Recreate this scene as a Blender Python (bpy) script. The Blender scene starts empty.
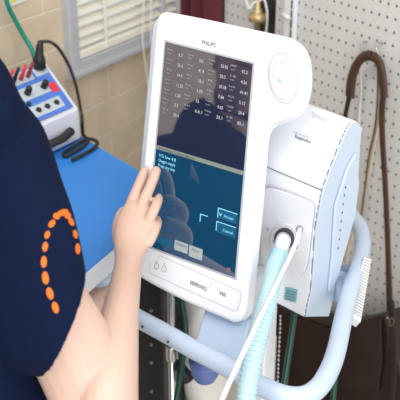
import bpy, bmesh, math, random
from mathutils import Vector, Matrix
from mathutils.bvhtree import BVHTree
random.seed(4)
C = bpy.context.scene.collection
V = Vector
# ------------------------------------------------------------ camera
F = 907.0
PITCH = math.radians(26.7)
CP, SP = math.cos(PITCH), math.sin(PITCH)
H = 1.78
CAM = V((0, 0, H))
def cv(r, u, f):            # camera axes -> world direction
    return V((r, f*CP + u*SP, u*CP - f*SP))
def ray(px, py):
    return cv((px-200)/F, (200-py)/F, 1.0)
def P(px, py, d):
    return CAM + ray(px, py)*d
def on(pl, px, py):         # ray / plane
    o, n = pl
    r = ray(px, py)
    return CAM + r*((o-CAM).dot(n)/r.dot(n))
def onz(z, px, py):
    return on((V((0, 0, z)), V((0, 0, 1))), px, py)

cam_d = bpy.data.cameras.new('camera')
cam = bpy.data.objects.new('camera', cam_d); C.objects.link(cam)
cam.location = CAM; cam.rotation_euler = (math.pi/2 - PITCH, 0, 0)
cam_d.sensor_width = 36; cam_d.lens = F/400*36
cam_d.clip_start = .05
cam_d.dof.use_dof = True; cam_d.dof.focus_distance = 1.27; cam_d.dof.aperture_fstop = 8.0
bpy.context.scene.camera = cam

# ------------------------------------------------------------ materials
def mat(name, col, rough=.5, metal=0., spec=.5, emis=None, es=0., noise=0., nscale=40, bump=0., bscale=200, coat=0., trans=0., sheen=0., alpha=1.):
    m = bpy.data.materials.new(name); m.use_nodes = True
    nt = m.node_tree; b = nt.nodes['Principled BSDF']
    c = (col[0], col[1], col[2], 1)
    b.inputs['Base Color'].default_value = c
    b.inputs['Roughness'].default_value = rough
    b.inputs['Metallic'].default_value = metal
    b.inputs['Specular IOR Level'].default_value = spec
    b.inputs['Coat Weight'].default_value = coat
    b.inputs['Transmission Weight'].default_value = trans
    b.inputs['Sheen Weight'].default_value = sheen
    b.inputs['Alpha'].default_value = alpha
    if emis:
        b.inputs['Emission Color'].default_value = (*emis, 1); b.inputs['Emission Strength'].default_value = es
    tc = nt.nodes.new('ShaderNodeTexCoord')
    nz = nt.nodes.new('ShaderNodeTexNoise'); nz.inputs['Scale'].default_value = nscale; nz.inputs['Detail'].default_value = 4
    nt.links.new(tc.outputs['Object'], nz.inputs['Vector'])
    mr = nt.nodes.new('ShaderNodeMapRange'); mr.inputs['To Min'].default_value = 1-noise; mr.inputs['To Max'].default_value = 1+noise
    nt.links.new(nz.outputs['Fac'], mr.inputs['Value'])
    mx = nt.nodes.new('ShaderNodeVectorMath'); mx.operation = 'SCALE'; mx.inputs[0].default_value = col
    nt.links.new(mr.outputs[0], mx.inputs['Scale'])
    nt.links.new(mx.outputs[0], b.inputs['Base Color'])
    if bump:
        n2 = nt.nodes.new('ShaderNodeTexNoise'); n2.inputs['Scale'].default_value = bscale
        nt.links.new(tc.outputs['Object'], n2.inputs['Vector'])
        bp = nt.nodes.new('ShaderNodeBump'); bp.inputs['Strength'].default_value = bump; bp.inputs['Distance'].default_value = .002
        nt.links.new(n2.outputs['Fac'], bp.inputs['Height']); nt.links.new(bp.outputs[0], b.inputs['Normal'])
    if name in ('screen_dark','screen_blue'): b.inputs['IOR'].default_value = 1.62
    return m
M = dict(
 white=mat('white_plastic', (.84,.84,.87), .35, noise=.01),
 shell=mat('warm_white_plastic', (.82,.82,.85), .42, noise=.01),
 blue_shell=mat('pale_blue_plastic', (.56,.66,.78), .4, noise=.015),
 tube=mat('pale_blue_tube', (.55,.65,.80), .32, noise=.02, nscale=15, coat=.2),
 bracket=mat('grey_blue_metal', (.42,.52,.66), .35, noise=.03),
 groove=mat('groove_grey', (.42,.43,.48), .6),
 dark=mat('dark_gap', (.03,.032,.04), .6),
 ink=mat('grey_ink', (.16,.17,.2), .6),
 ink_pale=mat('pale_grey_ink', (.5,.5,.54), .6),
 black=mat('black_plastic', (.012,.012,.014), .4, noise=.1),
 rubber=mat('black_rubber', (.02,.02,.022), .55),
 chrome=mat('chrome', (.6,.6,.62), .2, metal=.9),
 steel=mat('brushed_steel', (.45,.45,.47), .35, metal=.8),
 brass=mat('brass', (.55,.42,.2), .35, metal=.6),
 bluemat=mat('blue_mat', (.035,.25,.76), .5, noise=.04, nscale=8, bump=.1),
 laminate=mat('pale_laminate', (.76,.80,.82), .35, noise=.03),
 boxwhite=mat('box_white', (.75,.76,.82), .4),
 boxblue=mat('box_blue', (.08,.2,.66), .4, noise=.03),
 panelgrey=mat('panel_grey', (.5,.58,.62), .5, noise=.05),
 red=mat('red_plastic', (.75,.04,.05), .4),
 green=mat('green_hose', (.0,.05,.032), .35),
 maroon=mat('dark_red_plastic', (.25,.03,.03), .4),
 bronze=mat('dull_bronze', (.16,.11,.06), .45, metal=.5),
 rib=mat('rib_cream', (.52,.50,.44), .5),
 green_l=mat('bright_green_hose', (.0,.26,.17), .4),
 navy=mat('navy_cloth', (.0024,.0075,.031), .9, spec=.15, noise=.3, nscale=14, bump=.3, bscale=120),
 trousers=mat('charcoal_cloth', (.012,.014,.025), .9, noise=.2),
 orange=mat('orange_print', (.74,.15,.006), .7),
 hair=mat('brown_hair', (.06,.03,.015), .6, noise=.3, nscale=60),
 leather=mat('brown_leather', (.06,.026,.015), .45, noise=.35, nscale=25, bump=.3),
 leather_d=mat('dark_leather', (.022,.011,.009), .5, noise=.35, nscale=20, bump=.3),
 bag=mat('brown_bag', (.026,.012,.008), .55, noise=.5, nscale=9, bump=.3),
 cream=mat('cream_webbing', (.62,.52,.42), .8, noise=.06),
 olive=mat('olive_strap', (.1,.08,.03), .7, noise=.2),
 burgundy=mat('burgundy_cloth', (.12,.012,.025), .85, noise=.2, nscale=12, bump=.2, sheen=.2),
 alu=mat('grey_window_frame', (.50,.51,.53), .45, noise=.03),
 slat=mat('cream_blind', (.93,.88,.76), .5, noise=.03),
 cord=mat('white_cord', (.85,.83,.78), .7),
 hose=mat('pale_blue_hose', (.46,.68,.76), .3, noise=.02, spec=.6),
 hosew=mat('white_tubing', (.83,.83,.84), .35),
 teal=mat('teal_label', (.18,.45,.5), .5),
 yellow=mat('yellow_sign', (.78,.72,.1), .5),
 paper=mat('paper_white', (.8,.8,.76), .6),
 frost=mat('beige_plastic_bag', (.82,.79,.72), .35, noise=.10, nscale=14, bump=.5, bscale=30),
 cup=mat('blue_plastic', (.11,.18,.42), .4, noise=.05),
 pinkish=mat('pale_panel', (.80,.74,.68), .6, noise=.04),
 floor=mat('floor_vinyl', (.6,.55,.46), .5, noise=.08, nscale=6),
 ceil=mat('ceiling_paint', (.8,.8,.78), .8, noise=.02),
 glass=mat('window_glass', (.9,.95,.95), .05, trans=1.),
 sc_top=mat('screen_dark', (.01,.01,.014), .04, spec=1.0, coat=.7, emis=(.016,.028,.08), es=.6, noise=.02),
 sc_bot=mat('screen_blue', (.005,.01,.02), .04, spec=1.0, coat=.7, emis=(.004,.085,.19), es=.65, noise=.02),
 sc_bar=mat('screen_bar', (.15,.17,.15), .2, emis=(.2,.22,.2), es=.5),
 sc_txt=mat('screen_text', (.3,.3,.3), .3, emis=(.6,.64,.7), es=.55),
 sc_dim=mat('screen_text_dim', (.2,.2,.22), .3, emis=(.3,.32,.38), es=.6),
 sc_cyan=mat('screen_text_cyan', (.1,.3,.4), .3, emis=(.3,.75,.9), es=.8),
 sc_key=mat('screen_key', (.2,.22,.22), .3, emis=(.3,.36,.36), es=.7),
 sc_org=mat('screen_orange', (.4,.1,.02), .3, emis=(.7,.2,.05), es=.7),
 sc_btn=mat('screen_button', (.01,.06,.12), .2, emis=(.005,.09,.17), es=.6),
)
def skin_mat():
    m = mat('skin', (.71,.475,.375), .45, noise=.06, nscale=22, bump=.12, bscale=160)
    b = m.node_tree.nodes['Principled BSDF']
    b.inputs['Subsurface Weight'].default_value = .15
    b.inputs['Subsurface Radius'].default_value = (.012,.005,.003)
    b.inputs['Subsurface Scale'].default_value = 1.0
    return m
M['skin'] = skin_mat()

# ------------------------------------------------------------ helpers
def obj(name, bm, m, parent=None, smooth=False, bevel=0, seg=2, angle=35):
    bmesh.ops.recalc_face_normals(bm, faces=bm.faces)
    me = bpy.data.meshes.new(name)
    # recentre
    if parent is None and bm.verts:
        lo = V([min(v.co[i] for v in bm.verts) for i in range(3)]); hi = V([max(v.co[i] for v in bm.verts) for i in range(3)])
        c = V(((lo.x+hi.x)/2, (lo.y+hi.y)/2, lo.z))
    elif parent is not None:
        c = parent['_w'] if '_w' in parent else parent.location
        c = V(c)
    else: c = V((0,0,0))
    for v in bm.verts: v.co -= c
    if smooth:
        for f in bm.faces: f.smooth = True
    bm.to_mesh(me); bm.free()
    me.materials.append(m if not isinstance(m, str) else M[m])
    o = bpy.data.objects.new(name, me); C.objects.link(o)
    if parent is None: o.location = c
    else: o.parent = parent
    WORLD[o.name] = c
    if bevel:
        b = o.modifiers.new('bevel', 'BEVEL'); b.width = bevel; b.segments = seg; b.limit_method = 'ANGLE'; b.angle_limit = math.radians(angle)
        for f in me.polygons: f.use_smooth = True
        w = o.modifiers.new('wn', 'WEIGHTED_NORMAL'); w.keep_sharp = True
    return o
WORLD = {}
class Par(dict): pass
_obj = obj
def obj(name, bm, m, parent=None, **k):
    # parent world origin = its own location chain (no rotations used)
    if parent is None: return _obj(name, bm, m, None, **k)
    w = V((0,0,0)); p = parent
    while p is not None: w += p.location; p = p.parent
    for v in bm.verts: v.co -= w
    bmesh.ops.recalc_face_normals(bm, faces=bm.faces)
    me = bpy.data.meshes.new(name)
    if k.get('smooth') or k.get('bevel'):
        for f in bm.faces: f.smooth = True
    bm.to_mesh(me); bm.free()
    me.materials.append(M[m] if isinstance(m, str) else m)
    o = bpy.data.objects.new(name, me); C.objects.link(o); o.parent = parent
    if k.get('bevel'):
        b = o.modifiers.new('bevel', 'BEVEL'); b.width = k['bevel']; b.segments = k.get('seg', 2); b.limit_method = 'ANGLE'; b.angle_limit = math.radians(k.get('angle', 35))
        w = o.modifiers.new('wn', 'WEIGHTED_NORMAL'); w.keep_sharp = True
    return o
def thing(name, loc, label, cat, group=None):
    o = bpy.data.objects.new(name, None); C.objects.link(o); o.location = loc; o.empty_display_size = .05
    return tag(o, label, cat, group)
def tag(o, label, cat, group=None, kind=None):
    o['label'] = label; o['category'] = cat
    if group: o['group'] = group
    if kind: o['kind'] = kind
    return o
def struct(o): o['kind'] = 'structure'; return o
def prism(pts, vec, bm=None):
    bm = bm or bmesh.new()
    a = [bm.verts.new(p) for p in pts]; b = [bm.verts.new(p+vec) for p in pts]
    n = len(pts)
    bm.faces.new(a); bm.faces.new(list(reversed(b)))
    for i in range(n): bm.faces.new((a[i], b[i], b[(i+1)%n], a[(i+1)%n]))
    return bm
def boxv(o, x, y, z, bm=None):     # box from corner with three edge vectors
    return prism([o, o+x, o+x+y, o+y], z, bm)
def cat(pts, n=6, closed=False):   # catmull-rom, points as tuples of any length
    out = []; N = len(pts)
    rng = range(N) if closed else range(N-1)
    for i in rng:
        g = (lambda k: pts[k % N]) if closed else (lambda k: pts[max(0, min(N-1, k))])
        p0, p1, p2, p3 = g(i-1), g(i), g(i+1), g(i+2)
        for s in range(n):
            t = s/n
            out.append(tuple(.5*(2*b + (c-a)*t + (2*a-5*b+4*c-d)*t*t + (3*b-a-3*c+d)*t**3) for a, b, c, d in zip(p0, p1, p2, p3)))
    if not closed: out.append(tuple(pts[-1]))
    return out
def tube(pts, r, seg=10, bm=None, capped=True, flat=1.0, side=None, closed=False):
    """pts: vectors; r: float or list; flat: thickness ratio across 'side'"""
    bm = bm or bmesh.new(); n = len(pts)
    rr = r if isinstance(r, (list, tuple)) else [r]*n
    rings = []; prev = None
    for i, p in enumerate(pts):
        if closed: t = pts[(i+1)%n]-pts[i-1]
        else: t = pts[min(n-1, i+1)]-pts[max(0, i-1)]
        if t.length < 1e-9: t = V((0,0,1))
        t.normalize()
        if side is not None: s = side - t*side.dot(t)
        elif prev is None:
            s = t.orthogonal()
        else: s = prev - t*prev.dot(t)
        s.normalize(); prev = s; b = t.cross(s)
        R = rr[i] if isinstance(rr[i], (list, tuple)) else (rr[i], rr[i]*flat)
        rings.append([bm.verts.new(p + s*R[0]*math.cos(2*math.pi*k/seg) + b*R[1]*math.sin(2*math.pi*k/seg)) for k in range(seg)])
    m = n if closed else n-1
    for i in range(m):
        A, B = rings[i], rings[(i+1)%n]
        for k in range(seg): bm.faces.new((A[k], A[(k+1)%seg], B[(k+1)%seg], B[k]))
    if capped and not closed:
        bm.faces.new(list(reversed(rings[0]))); bm.faces.new(rings[-1])
    return bm
def vpath(pts, n=6): return [V(p) for p in cat([tuple(p) for p in pts], n)]
def ppath(pts, n=6): return vpath([P(*p) for p in pts], n)
def text_bm(s, fn, bm=None, size=1.0, bold=0.0):
    """flat text mesh; fn maps text coords (x,y in em) -> world"""
    cu = bpy.data.curves.new('t', 'FONT'); cu.body = s; cu.size = 1; cu.resolution_u = 2; cu.offset = bold; cu.fill_mode = 'FRONT'
    o = bpy.data.objects.new('t', cu); C.objects.link(o)
    dg = bpy.context.evaluated_depsgraph_get(); me = bpy.data.meshes.new_from_object(o.evaluated_get(dg))
    xs = [v.co.x for v in me.vertices] or [0, 1]
    w = max(xs) or 1
    bm = bm or bmesh.new()
    vs = [bm.verts.new(fn(v.co.x/w, v.co.y)) for v in me.vertices]
    for p in me.polygons:
        try: bm.faces.new([vs[i] for i in p.vertices])
        except ValueError: pass
    bpy.data.objects.remove(o); bpy.data.curves.remove(cu); bpy.data.meshes.remove(me)
    return bm

# ------------------------------------------------------------ room axes
dL = V((.539, .842, 0)).normalized()            # left wall runs away to the right
dR = V((-.578, .816, 0)).normalized()           # right wall runs away to the left
nL = V((dL.y, -dL.x, 0))                        # into the room (towards right/near)
nR = V((-dR.y, -(-dR.x), 0)); nR = V((-dR.y, dR.x, 0))
oL = P(110, 106, 2.1); oR = P(330, 30, 1.83)
if (CAM-oL).dot(nL) < 0: nL = -nL
if (CAM-oR).dot(nR) < 0: nR = -nR
WL = (oL, nL); WR = (oR, nR)
# corner
def cross2(a, b): return a.x*b.y-a.y*b.x
tt = cross2(oR-oL, dR)/cross2(dL, dR)
K = oL + dL*tt; K.z = 0
Zc = 2.7
def wallpts(a, b, z0, z1): return [V((a.x,a.y,z0)), V((b.x,b.y,z0)), V((b.x,b.y,z1)), V((a.x,a.y,z1))]

# window opening (on left wall), in wall coords (s along dL from K, z)
def wl(px, py):
    p = on(WL, px, py); return ((p-K).dot(dL), p.z)
def W3(s, z, n=0): return K + dL*s + V((0,0,z)) + nL*n
s_in0 = wl(73, 50)[0]; s_mul = wl(159.5, 20)[0]; s_end = s_mul + (s_mul-s_in0)*1.0
s_out0 = wl(63.5, 40)[0]
z_in = wl(117, 42)[1]; z_out = wl(117, 58.5)[1]
print('window', s_in0, s_mul, s_end, z_in, z_out, 'corner', K)
s_end = -.035; 
z_top = z_in + .75
thick = .12
bm = bmesh.new()
LW = 2.6
for (a, b, z0, z1) in ((-LW, s_out0, 0, Zc), (s_out0, 0, 0, z_out), (s_out0, 0, z_top+.03, Zc)):
    boxv(W3(a, z0), dL*(b-a), V((0,0,z1-z0)), -nL*thick, bm)
def brick_mat():
    m = bpy.data.materials.new('painted_brick'); m.use_nodes = True; nt = m.node_tree; b = nt.nodes['Principled BSDF']
    tc = nt.nodes.new('ShaderNodeTexCoord'); mp = nt.nodes.new('ShaderNodeMapping')
    mp.vector_type = 'POINT'
    nt.links.new(tc.outputs['Object'], mp.inputs['Vector'])
    # rotate so wall direction becomes x, height y
    sx = nt.nodes.new('ShaderNodeSeparateXYZ'); nt.links.new(tc.outputs['Object'], sx.inputs[0])
    ma = nt.nodes.new('ShaderNodeMath'); ma.operation='MULTIPLY'; ma.inputs[1].default_value = dL.x
    mb = nt.nodes.new('ShaderNodeMath'); mb.operation='MULTIPLY'; mb.inputs[1].default_value = dL.y
    nt.links.new(sx.outputs[0], ma.inputs[0]); nt.links.new(sx.outputs[1], mb.inputs[0])
    ad = nt.nodes.new('ShaderNodeMath'); nt.links.new(ma.outputs[0], ad.inputs[0]); nt.links.new(mb.outputs[0], ad.inputs[1])
    cb = nt.nodes.new('ShaderNodeCombineXYZ'); nt.links.new(ad.outputs[0], cb.inputs[0]); zo = nt.nodes.new('ShaderNodeMath'); zo.operation='SUBTRACT'; zo.inputs[1].default_value = on(WL,125,91.5).z-.082*14; nt.links.new(sx.outputs[2], zo.inputs[0]); nt.links.new(zo.outputs[0], cb.inputs[1])
    br = nt.nodes.new('ShaderNodeTexBrick'); nt.links.new(cb.outputs[0], br.inputs['Vector'])
    br.inputs['Scale'].default_value = 1; br.inputs['Brick Width'].default_value = .40; br.inputs['Row Height'].default_value = .082
    br.inputs['Mortar Size'].default_value = .0025; br.inputs['Mortar Smooth'].default_value = .6
    br.inputs['Color1'].default_value = (.82,.67,.48,1); br.inputs['Color2'].default_value = (.79,.64,.455,1); br.inputs['Mortar'].default_value = (.95,.82,.64,1)
    nz = nt.nodes.new('ShaderNodeTexNoise'); nz.inputs['Scale'].default_value = 12; nt.links.new(tc.outputs['Object'], nz.inputs['Vector'])
    mx = nt.nodes.new('ShaderNodeMix'); mx.data_type='RGBA'; mx.blend_type='MULTIPLY'; mx.inputs[0].default_value = .3
    nt.links.new(br.outputs['Color'], mx.inputs[6]); nt.links.new(nz.outputs['Fac'], mx.inputs[7]); nt.links.new(mx.outputs[2], b.inputs['Base Color'])
    bp = nt.nodes.new('ShaderNodeBump'); bp.inputs['Strength'].default_value=.4; bp.inputs['Distance'].default_value=.003; bp.invert=True
    nt.links.new(br.outputs['Fac'], bp.inputs['Height']); nt.links.new(bp.outputs[0], b.inputs['Normal']); b.inputs['Roughness'].default_value=.7
    return m
struct(obj('wall_left', bm, brick_mat()))
# right wall
bm = bmesh.new(); RW = 2.6
boxv(K - dR*RW, dR*(RW+.1), V((0,0,Zc)), -nR*thick, bm)
struct(obj('wall_right', bm, mat('grey_wall_paint', (.42,.41,.40), .8, noise=.05)))
# floor / ceiling
fl = bmesh.new(); prism([K+dL*.2+dR*.3, K-dR*(RW), K-dR*RW-dL*LW, K-dL*LW], V((0,0,-.05)), fl)
struct(obj('floor', fl, 'floor'))

# window parts
wn = bpy.data.objects.new('window_1', None); C.objects.link(wn); wn.location = W3(s_out0, z_out); wn['kind'] = 'structure'
fw = s_in0 - s_out0
bm = bmesh.new()
boxv(W3(s_out0, z_out, .02), dL*fw, V((0,0,z_top+.03-z_out)), -nL*.10, bm)          # left jamb
boxv(W3(s_in0, z_out, .02), dL*(0-s_in0), V((0,0,z_in-z_out)), -nL*.10, bm)     # bottom
boxv(W3(s_in0, z_top, .02), dL*(0-s_in0), V((0,0,.03)), -nL*.10, bm)
boxv(W3(s_mul-.004, z_in, .015), dL*.008, V((0,0,z_top-z_in)), -nL*.09, bm)
boxv(W3(s_end, z_in, .02), dL*(-s_end), V((0,0,z_top-z_in)), -nL*.10, bm)
obj('window_frame', bm, 'alu', wn, bevel=.003)
bm = boxv(W3(s_out0-.004, z_out+.006, .028), dL*(0-s_out0+.002), V((0,0,.012)), -nL*.01); obj('window_sill', bm, 'alu', wn, bevel=.002)
bm = boxv(W3(s_in0, z_in, -.06), dL*(s_end-s_in0), V((0,0,z_top-z_in)), -nL*.004); obj('glass', bm, 'glass', wn)
def blind(a, b, label):
    t = thing('venetian_blind', W3(a, z_in), label, 'blind', None)
    sb = bmesh.new(); z = z_in+.026; n = 0
    while z < z_top-.03:
        boxv(W3(a+.003, z, .012), dL*(b-a-.006), nL*(-.020)+V((0,0,.012)), V((0,0,.0012))+nL*.0007, sb); z += .0235
    obj('slats', sb, 'slat', t)
    br = boxv(W3(a+.003, z_in+.001, .016), dL*(b-a-.006), V((0,0,.018)), -nL*.018); obj('bottom_rail', br, 'slat', t, bevel=.003)
    hr = boxv(W3(a+.003, z_top-.03, .014), dL*(b-a-.006), V((0,0,.028)), -nL*.024); obj('head_rail', hr, 'slat', t, bevel=.003)
    return t
b1 = blind(s_in0, s_mul-.004, 'cream slatted blind in the wide left pane of the grey framed window')
b2 = blind(s_mul+.004, s_end, 'narrow sliver of cream blind in the right pane, just past the dark mullion')
sl = wl(100, 30)[0]
bm = bmesh.new(); 
for k in (0, 1): tube([W3(sl+.005*k-.02*0, z_in+.004, .016), W3(sl+.004*k-.006, z_in+.3, .016), W3(sl-.012, z_top, .015)], .0016 if k else .0026, 6, bm)
obj('ladder_cord', bm, 'cord', b1)
bm = bmesh.new(); tube(vpath([on((W3(0,0,.034), nL), *q) for q in ((146,-60),(143,20),(143,45),(147,75),(150,100))]), .0016, 6, bm)
tube(vpath([on((W3(0,0,.034), nL), *q) for q in ((151,-60),(151,20),(151,45),(152,75),(153,105))]), .0016, 6, bm)
obj('pull_cord', bm, 'cord', b1)
# yellow sign
pl = (W3(0,0,.004), nL)
q = [on(pl, *p) for p in ((7,-22),(7.5,7.5),(26.5,0.5),(27,-30))]
t = thing('wall_sign', q[1], 'small yellow and white card on the brick wall above the green cable', 'sign')
obj('card', prism(q, -nL*.0035), 'paper', t)
q2 = [on((W3(0,0,.005), nL), *p) for p in ((10,-20),(10.5,3),(17,1.5),(17,-22))]
obj('yellow_patch', prism(q2, -nL*.001), 'yellow', t)

# ------------------------------------------------------------ right wall boards
def peg_mat(name, ox):
    m = bpy.data.materials.new(name); m.use_nodes = True; nt = m.node_tree; b = nt.nodes['Principled BSDF']
    tc = nt.nodes.new('ShaderNodeTexCoord')
    sx = nt.nodes.new('ShaderNodeSeparateXYZ'); nt.links.new(tc.outputs['Object'], sx.inputs[0])
    def mth(op, a, bb=None, c=None):
        n = nt.nodes.new('ShaderNodeMath'); n.operation = op
        for i, x in enumerate((a, bb, c)):
            if x is None: continue
            if isinstance(x, (int, float)): n.inputs[i].default_value = x
            else: nt.links.new(x, n.inputs[i])
        return n.outputs[0]
    u = mth('ADD', mth('MULTIPLY', sx.outputs[0], dR.x), mth('MULTIPLY', sx.outputs[1], dR.y))
    su, sz = HU, HZ
    fu = mth('SUBTRACT', mth('FRACT', mth('DIVIDE', mth('ADD', u, OU+ox), su)), .5)
    fz = mth('SUBTRACT', mth('FRACT', mth('DIVIDE', mth('ADD', sx.outputs[2], OZ), sz)), .5)
    du = mth('MULTIPLY', fu, su); dz = mth('MULTIPLY', fz, sz)
    r = mth('SQRT', mth('ADD', mth('MULTIPLY', du, du), mth('MULTIPLY', dz, dz)))
    k = nt.nodes.new('ShaderNodeMapRange'); nt.links.new(r, k.inputs['Value'])
    k.inputs['From Min'].default_value = .0022; k.inputs['From Max'].default_value = .0030; k.inputs['To Min'].default_value=0; k.inputs['To Max'].default_value=1
    mx = nt.nodes.new('ShaderNodeMix'); mx.data_type='RGBA'; nt.links.new(k.outputs[0], mx.inputs[0])
    mx.inputs[6].default_value = (.10,.09,.09,1); mx.inputs[7].default_value = (.66,.65,.635,1)
    nt.links.new(mx.outputs[2], b.inputs['Base Color']); b.inputs['Roughness'].default_value = .55
    bp = nt.nodes.new('ShaderNodeBump'); bp.inputs['Strength'].default_value=.7; bp.inputs['Distance'].default_value=.003
    nt.links.new(k.outputs[0], bp.inputs['Height']); nt.links.new(bp.outputs[0], b.inputs['Normal'])
    return m
PB = (oR, nR)                      # front face of pegboard = fitted plane; wall sits behind it
h00, h10 = on(PB, 305.9, 4.9), on(PB, 347.8, 17.5)
h01 = on(PB, 303.4, 40.2)
HU = abs((h10-h00).dot(dR))/6; HZ = abs(h00.z-h01.z)/3
print('hole pitch', HU, HZ)
OU = 0; OZ = 0
def R3(s, z, n=0): return K - dR*s + V((0,0,z)) + nR*n
def wr(px, py):
    p = on(PB, px, py); return (-(p-K).dot(dR), p.z)
# move the right wall back 2cm behind the pegboard
bpy.data.objects['wall_right'].location -= nR*.02
def board(name, s0, s1, z0, z1, label, catg):
    bm = boxv(R3(s0, z0), -dR*(s1-s0), V((0,0,z1-z0)), -nR*.006)
    o = obj(name, bm, 'white')
    global OU, OZ
    loc = o.location
    OU = -((h00-loc).dot(dR)) + HU/2; OZ = -(h00.z-loc.z) + HZ/2
    o.data.materials[0] = peg_mat(name+'_perforated', 0)
    return tag(o, label, catg)
s_pb = wr(276, 10)[0]
board('pegboard', s_pb, 2.2, .25, 2.4, 'large white perforated pegboard covering the wall at right', 'pegboard')
s_a, s_b = wr(225, 8)[0], wr(254, 14)[0]
board('pegboard', s_a, s_b, .25, 2.4, 'narrow white perforated strip between the burgundy cloth and the dark gap', 'pegboard')
bm = boxv(R3(s_b+.001, .25, -.012), -dR*(s_pb-s_b-.002), V((0,0,2.15)), -nR*.006); 
tag(obj('dark_recess_panel', bm, 'black'), 'black panel standing in for the dark of the recess between the perforated boards', 'panel')  # darkness of the recess, built as a black sheet behind the boards
# slotted standard
a0, a1 = wr(288.5, 8)[0], wr(299, 10)[0]
t = thing('shelf_upright', R3(a0, .3), 'white slotted metal upright on the pegboard behind the dial', 'shelf upright')
obj('channel', boxv(R3(a0, .3, .001), -dR*(a1-a0), V((0,0,2)), nR*.012), 'laminate', t, bevel=.002)
bm = bmesh.new(); sm = (a0*.25+a1*.75); z = wr(296, -60)[1]
z = R3(0, wr(297, 8)[1]).z + 6*.036
while z > .9:
    boxv(R3(sm-.0025, z-.009, .0125), -dR*.005, V((0,0,.018)), nR*.001, bm); z -= .036/2*1.15
obj('slots', bm, 'dark', t)
pz = wr(292, 13)[1]
obj('peg', tube([R3(wr(288,13)[0], pz, .02), R3(wr(300,15)[0], pz, .03)], .0045, 10), 'white', t, smooth=True)
# brass valve with white tubing
gc = wr(264, 15)
t = thing('brass_valve', R3(gc[0], gc[1], .0), 'brass valve with white cables hanging in the dark gap above the screen', 'valve')
def disc_stack(base, spec, bm=None, seg=16):
    pts = [base+V((0,0,h)) for h, r in spec]; return tube(pts, [max(r,.0005) for h, r in spec], seg, bm)
bs = R3(gc[0], gc[1], .018)
obj('body', disc_stack(bs, [(-.03,.006),(-.012,.006),(-.010,.018),(-.004,.020),(.0,.020),(.006,.018),(.008,.011),(.016,.010),(.02,.007),(.04,.005)]), 'brass', t, smooth=True)
bm = bmesh.new(); tube(vpath([bs+V((0,0,.03)), bs+V((.012,-.01,.04)), bs+V((.02,-.01,.01)), bs+V((.02,0,-.03)), bs+V((.014,0,-.09))]), .0025, 6, bm)
tube(vpath([bs+V((0,0,.035)), bs+V((-.012,-.01,.03)), bs+V((-.02,-.01,.02)), bs+V((-.03,0,.05))]), .0025, 6, bm)
tube(vpath([bs+V((0,0,.03)), bs+V((.005,-.01,.08)), bs+V((-.004,-.01,.2))]), .0035, 6, bm)
obj('cable', bm, 'cord', t, smooth=True)
# burgundy cloth
u0, u1 = wr(184.5, 10)[0], wr(224, 18)[0]
zc0, zc1 = wr(200, 15)[1]-.18, 2.25
bm = bmesh.new(); cols = 40; rows = 14; gr = []
for j in range(rows+1):
    row = []
    for i in range(cols+1):
        f = i/cols; s = u0+(u1-u0)*f; dn = .018+.010*math.sin(f*17+.4*j/rows)+.005*math.sin(f*41+1)
        row.append(bm.verts.new(R3(s, zc0+(zc1-zc0)*j/rows, dn)))
    gr.append(row)
for j in range(rows):
    for i in range(cols): bm.faces.new((gr[j][i], gr[j][i+1], gr[j+1][i+1], gr[j+1][i]))
o = tag(obj('hanging_cloth', bm, 'burgundy', smooth=True), 'burgundy cloth hanging in folds in the room corner', 'cloth')
s = o.modifiers.new('s', 'SOLIDIFY'); s.thickness = .003

# ------------------------------------------------------------ desk
zd = onz_ = on(WL, 28, 103).z
print('desk z', zd, 'desk edge px depth')
A = on(WL, 28, 103)
# direction of the right end: through pixels (98,146),(142,172) on the desk plane
e1, e2 = onz(zd, 98, 146.5), onz(zd, 142, 172.5)
dE = (e2-e1).normalized(); print('end dir', dE, 'vs', -dR)
f1, f2 = onz(zd, 84, 273), onz(zd, 115, 246.5); dF = (f2-f1).normalized(); print('front dir', dF, 'vs', dL)
A2 = e1 - dE*((e1-oL).dot(nL)/dE.dot(nL))    # end edge meets wall
A2 += dE*.012
tF = cross2(f1-A2, dF)/cross2(dE, dF); B2 = A2 + dE*tF
print('corner', B2)
L_ = 1.5
B3 = B2 - dF*.42; A3 = B3 - dE*((B3-A2).dot(nL)/dE.dot(nL))
for v in (A2,A3,B2,B3): v.z = zd
t = thing('workbench', V((B3.x,B3.y,0)), 'pale laminate workbench along the brick wall with a bright blue top', 'workbench')
obj('worktop', prism([p+V((0,0,-.003)) for p in (A3,A2,B2,B3)], V((0,0,-.036))), 'laminate', t, bevel=.003)
ctr = (A2+A3+B2+B3)/4
obj('mat', prism([p+(ctr-p)*0.002 for p in (A3,A2,B2,B3)], V((0,0,-.003))), 'bluemat', t)
for p in (A3,A2,B2,B3):
    c = p+(ctr-p)*(.42 if p is B2 else .08); c.z = 0
    obj('leg', prism([c+V((-.02,-.02,0)), c+V((.02,-.02,0)), c+V((.02,.02,0)), c+V((-.02,.02,0))], V((0,0,zd-.039))), 'steel', t, bevel=.003)

# ------------------------------------------------------------ lab box
C0 = onz(zd, 81, 141); C1 = onz(zd, 48, 157); fd = (C0-C1).normalized()
bd = -dE                       # towards the wall
front_w = .20
def zat(xy, px, py):           # height above point where vertical line crosses pixel row
    r = ray(px, py); k = (xy.x*r.x+xy.y*r.y)/(r.x**2+r.y**2); return (CAM+r*k).z
hf = zat(C0, 81, 108.5) - zd
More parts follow.
